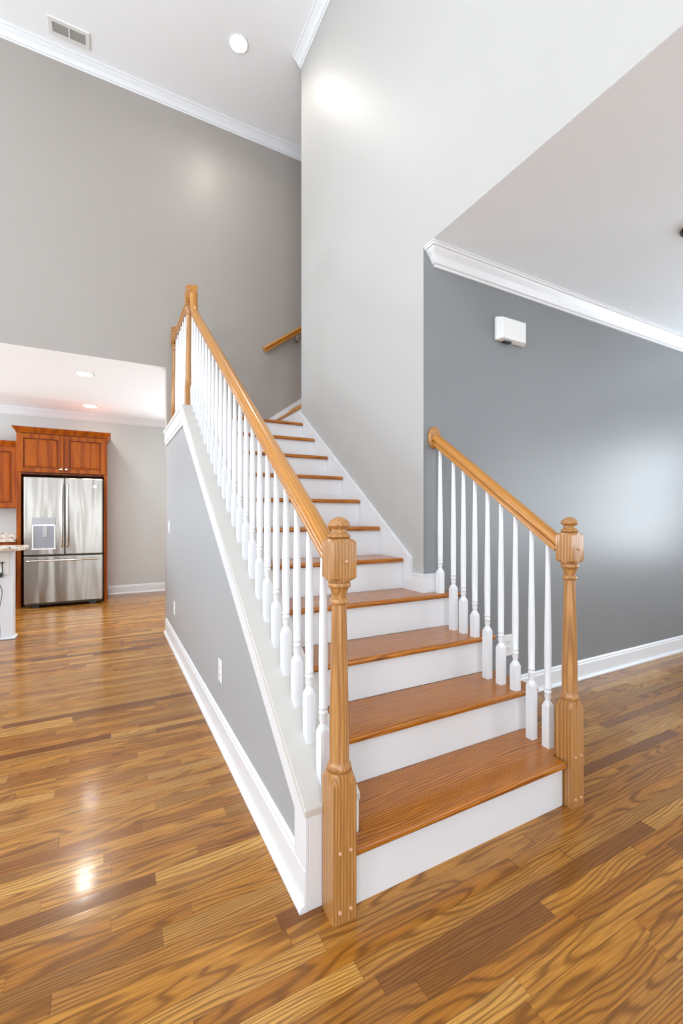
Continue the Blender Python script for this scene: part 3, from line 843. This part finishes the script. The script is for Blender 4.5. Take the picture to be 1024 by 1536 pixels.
# dispenser
d0, d1 = -0.872, -0.615
bm = BM(); box(bm, d0, d1, FY-0.010, FY+0.0, 1.095, 1.188); obj('control_panel', bm, plain('silver_control_panel', (0.36, 0.36, 0.37), 0.35, 0.3), dl, bevel=0.003)
bm = BM()
box(bm, d0, d0+0.014, FY-0.010, FY-0.0002, 0.785, 1.095); box(bm, d1-0.014, d1, FY-0.010, FY-0.0002, 0.785, 1.095)
box(bm, d0-0.004, d1+0.004, FY-0.018, FY-0.0002, 0.768, 0.785)
obj('dispenser_frame', bm, M['plastic'], dl, bevel=0.001)
obj('dispenser_well', B(d0+0.014, d1-0.014, FY-0.003, FY-0.0002, 0.785, 1.095), M['disp'], dl)
obj('dispenser_light', B(d0+0.02, d1-0.02, FY-0.009, FY-0.0032, 1.085, 1.0948), M['led'], dl)
obj('lever', B((d0+d1)/2-0.012, (d0+d1)/2+0.036, FY-0.012, FY-0.003, 0.93, 1.075), M['lever'], dl, bevel=0.003)
bm = BM(); disc_prof(bm, (-0.160, FY-0.0002, 1.615), (0, -1, 0), [(0, 0.019), (0.002, 0.019), (0.0028, 0.016), (0.0020, 0.014)], 28)
obj('emblem', bm, plain('polished_badge', (0.85, 0.85, 0.85), 0.15, 1.0), dr, smooth=True, label='small round chrome emblem')

CY = 7.08
def panel_door(parent, x0, x1, z0, z1, y, knob=None, name='door'):
    """frame and raised panel door facing -Y, front plane y"""
    bm = BM(); s = 0.058
    box(bm, x0, x0+s, y, y+0.02, z0, z1); box(bm, x1-s, x1, y, y+0.02, z0, z1)
    box(bm, x0+s, x1-s, y, y+0.02, z0, z0+s); box(bm, x0+s, x1-s, y, y+0.02, z1-s, z1)
    d = obj(name, bm, M['cherry'], parent, bevel=0.002)
    bm = BM()
    g = 0.012
    box(bm, x0+s, x1-s, y+0.012, y+0.019, z0+s, z1-s)
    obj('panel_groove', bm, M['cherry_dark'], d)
    bm = BM()
    va = [(x0+s+g, z0+s+g), (x1-s-g, z0+s+g), (x1-s-g, z1-s-g), (x0+s+g, z1-s-g)]
    i_ = 0.022
    vb = [(x0+s+g+i_, z0+s+g+i_), (x1-s-g-i_, z0+s+g+i_), (x1-s-g-i_, z1-s-g-i_), (x0+s+g+i_, z1-s-g-i_)]
    A = [bm.verts.new((p[0], y+0.0118, p[1])) for p in va]; Bv = [bm.verts.new((p[0], y+0.005, p[1])) for p in vb]
    for i in range(4): bm.faces.new((A[i], A[(i+1) % 4], Bv[(i+1) % 4], Bv[i]))
    bm.faces.new(Bv); bm.faces.new(A[::-1])
    obj('raised_panel', bm, M['cherry'], d)
    if knob:
        bm = BM(); disc_prof(bm, (knob[0], y-0.0002, knob[1]), (0, -1, 0), [(0, 0.007), (0.012, 0.006), (0.016, 0.014), (0.024, 0.015), (0.029, 0.009)], 20)
        obj('knob', bm, M['chrome'], d, smooth=True)
    return d
def cornice(parent, x0, x1, y0, y1, z, h=0.075, p=0.045, left=True, right=True):
    """stepped crown board round the top of a cabinet"""
    bm = BM()
    prof = [(0, 0), (0.006, 0), (0.010, 0.015), (0.020, 0.030), (0.034, 0.048), (0.040, 0.060), (p, 0.062), (p, h)]
    prev = None
    for q, dz in prof:
        l = q if left else 0; r_ = q if right else 0
        ring = [bm.verts.new(v) for v in ((x0-l, y1, z+dz), (x0-l, y0-q, z+dz), (x1+r_, y0-q, z+dz), (x1+r_, y1, z+dz))]
        if prev:
            for i in range(4): bm.faces.new((prev[i], prev[(i+1) % 4], ring[(i+1) % 4], ring[i]))
        else: bm.faces.new(ring)
        prev = ring
    bm.faces.new(prev)
    return obj('cornice', bm, M['cherry'], parent)
fc = thing('refrigerator_cabinet', 'tall cherry wood cabinet surround framing the refrigerator', 'cabinet', (-0.52, 7.35, 0))
sx = [(-1.062, -1.012), (-0.052, -0.010)]
cz0, cz1 = 1.765, 2.315
for a, b_ in sx: obj('side_panel', B(a, b_, CY, YK-0.002, 0, cz1), M['cherry'], fc, bevel=0.002)
obj('upper_box', B(sx[0][1]+0.0004, sx[1][0]-0.0004, CY+0.02, YK-0.002, cz0, cz1), M['cherry'], fc)
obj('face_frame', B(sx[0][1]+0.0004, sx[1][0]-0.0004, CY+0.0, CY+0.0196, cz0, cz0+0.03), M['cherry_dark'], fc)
panel_door(fc, sx[0][1]-0.03, -0.534, cz0+0.03, cz1-0.012, CY-0.021, (-0.56, cz0+0.078))
panel_door(fc, -0.526, sx[1][0]+0.022, cz0+0.03, cz1-0.012, CY-0.021, (-0.50, cz0+0.078))
cornice(fc, sx[0][0], sx[1][1], CY, YK-0.002, cz1)

wc = thing('wall_cabinet', 'cherry wall cabinet hung left of the refrigerator surround', 'cabinet', (-1.6, 7.45, 1.33))
obj('box', B(-2.0, sx[0][0]-0.001, 7.30, YK-0.002, 1.318, 2.145), M['cherry'], wc)
panel_door(wc, -1.50, sx[0][0]-0.02, 1.328, 2.135, 7.279)
panel_door(wc, -1.95, -1.508, 1.328, 2.135, 7.279)
cornice(wc, -2.0, sx[0][0]-0.001, 7.30, YK-0.002, 2.1455, right=False)

bc = thing('base_cabinet', 'cherry base cabinet left of the refrigerator, partly behind the white bar wall', 'cabinet', (-1.6, 7.35, 0))
obj('box', B(-2.2, sx[0][0]-0.001, 7.06, YK-0.002, 0.10, 0.872), M['cherry'], bc)
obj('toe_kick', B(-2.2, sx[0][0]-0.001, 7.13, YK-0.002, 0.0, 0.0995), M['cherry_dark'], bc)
obj('drawer', B(-1.52, sx[0][0]-0.025, 7.040, 7.0598, 0.715, 0.86), M['cherry'], bc, bevel=0.003)
panel_door(bc, -1.52, sx[0][0]-0.025, 0.115, 0.700, 7.0395)
ct = thing('countertop', 'speckled granite countertop with backsplash strip beside the refrigerator', 'countertop', (-1.6, 7.3, 0.873))
obj('slab', B(-2.2, sx[0][0]-0.0015, 7.015, YK-0.002, 0.8725, 0.905), M['granite'], ct, bevel=0.004)
obj('backsplash', B(-2.2, sx[0][0]-0.0015, YK-0.024, YK-0.0025, 0.9055, 0.975), M['granite'], ct, bevel=0.002)

pw = thing('bar_wall', 'white low bar wall at the left edge carrying a stone counter', 'half wall', (-2.0, 5.38, 0))
obj('panel', B(-3.4, -0.822, 5.32, 5.44, 0, 0.872), M['white'], pw, bevel=0.002)
bm = BM(); box(bm, -3.4, -0.804, 5.302, 5.458, 0, 0.018); obj('shoe_moulding', bm, M['white'], pw, bevel=0.006)
bcn = tag(None or obj('bar_countertop', (lambda b: (prism(b, [(-3.4, 5.06), (-0.96, 5.06), (-0.86, 5.08), (-0.77, 5.14), (-0.72, 5.22), (-0.708, 5.32), (-0.708, 5.44), (-0.73, 5.475), (-3.4, 5.475)], 'Z', 0.8725, 0.912), b)[1])(BM()), M['granite'], bevel=0.006), 'rounded stone bar counter at the left edge on the white bar wall', 'countertop')
bo = thing('wall_outlet', 'outlet plate on the white bar wall under the counter, charger plugged in', 'outlet', (-0.915, 5.32, 0.72))
bx0, bx1 = -0.975, -0.854
obj('cover_plate', B(bx0, bx1, 5.312, 5.3197, 0.630, 0.845), M['plastic'], bo, bevel=0.002)
ch = thing('phone_charger', 'black charger plug and cable hanging from the bar outlet', 'charger', (-0.92, 5.30, 0.7))
obj('plug', B(-0.935, -0.903, 5.272, 5.3115, 0.612, 0.655), M['black'], ch, bevel=0.006)
bm = BM(); tube(bm, [(-0.945, 5.29, 0.765), (-0.925, 5.285, 0.762), (-0.912, 5.28, 0.750), (-0.900, 5.278, 0.740), (-0.893, 5.278, 0.752), (-0.898, 5.28, 0.764), (-0.906, 5.28, 0.752), (-0.902, 5.278, 0.72), (-0.898, 5.277, 0.67), (-0.906, 5.28, 0.64)], 0.0048, 8)
pts = [(-0.925, 5.28, 0.615), (-0.935, 5.275, 0.57), (-0.920, 5.27, 0.545), (-0.903, 5.265, 0.50), (-0.899, 5.26, 0.46), (-0.906, 5.25, 0.40), (-0.914, 5.24, 0.34), (-0.916, 5.22, 0.27), (-0.910, 5.20, 0.20), (-0.899, 5.16, 0.13), (-0.893, 5.12, 0.07), (-0.893, 5.07, 0.02), (-0.895, 5.0, 0.004), (-0.915, 4.92, 0.004), (-0.98, 4.86, 0.004)]
tube(bm, pts, 0.0032, 8)
obj('cable', bm, M['black'], ch, smooth=True)
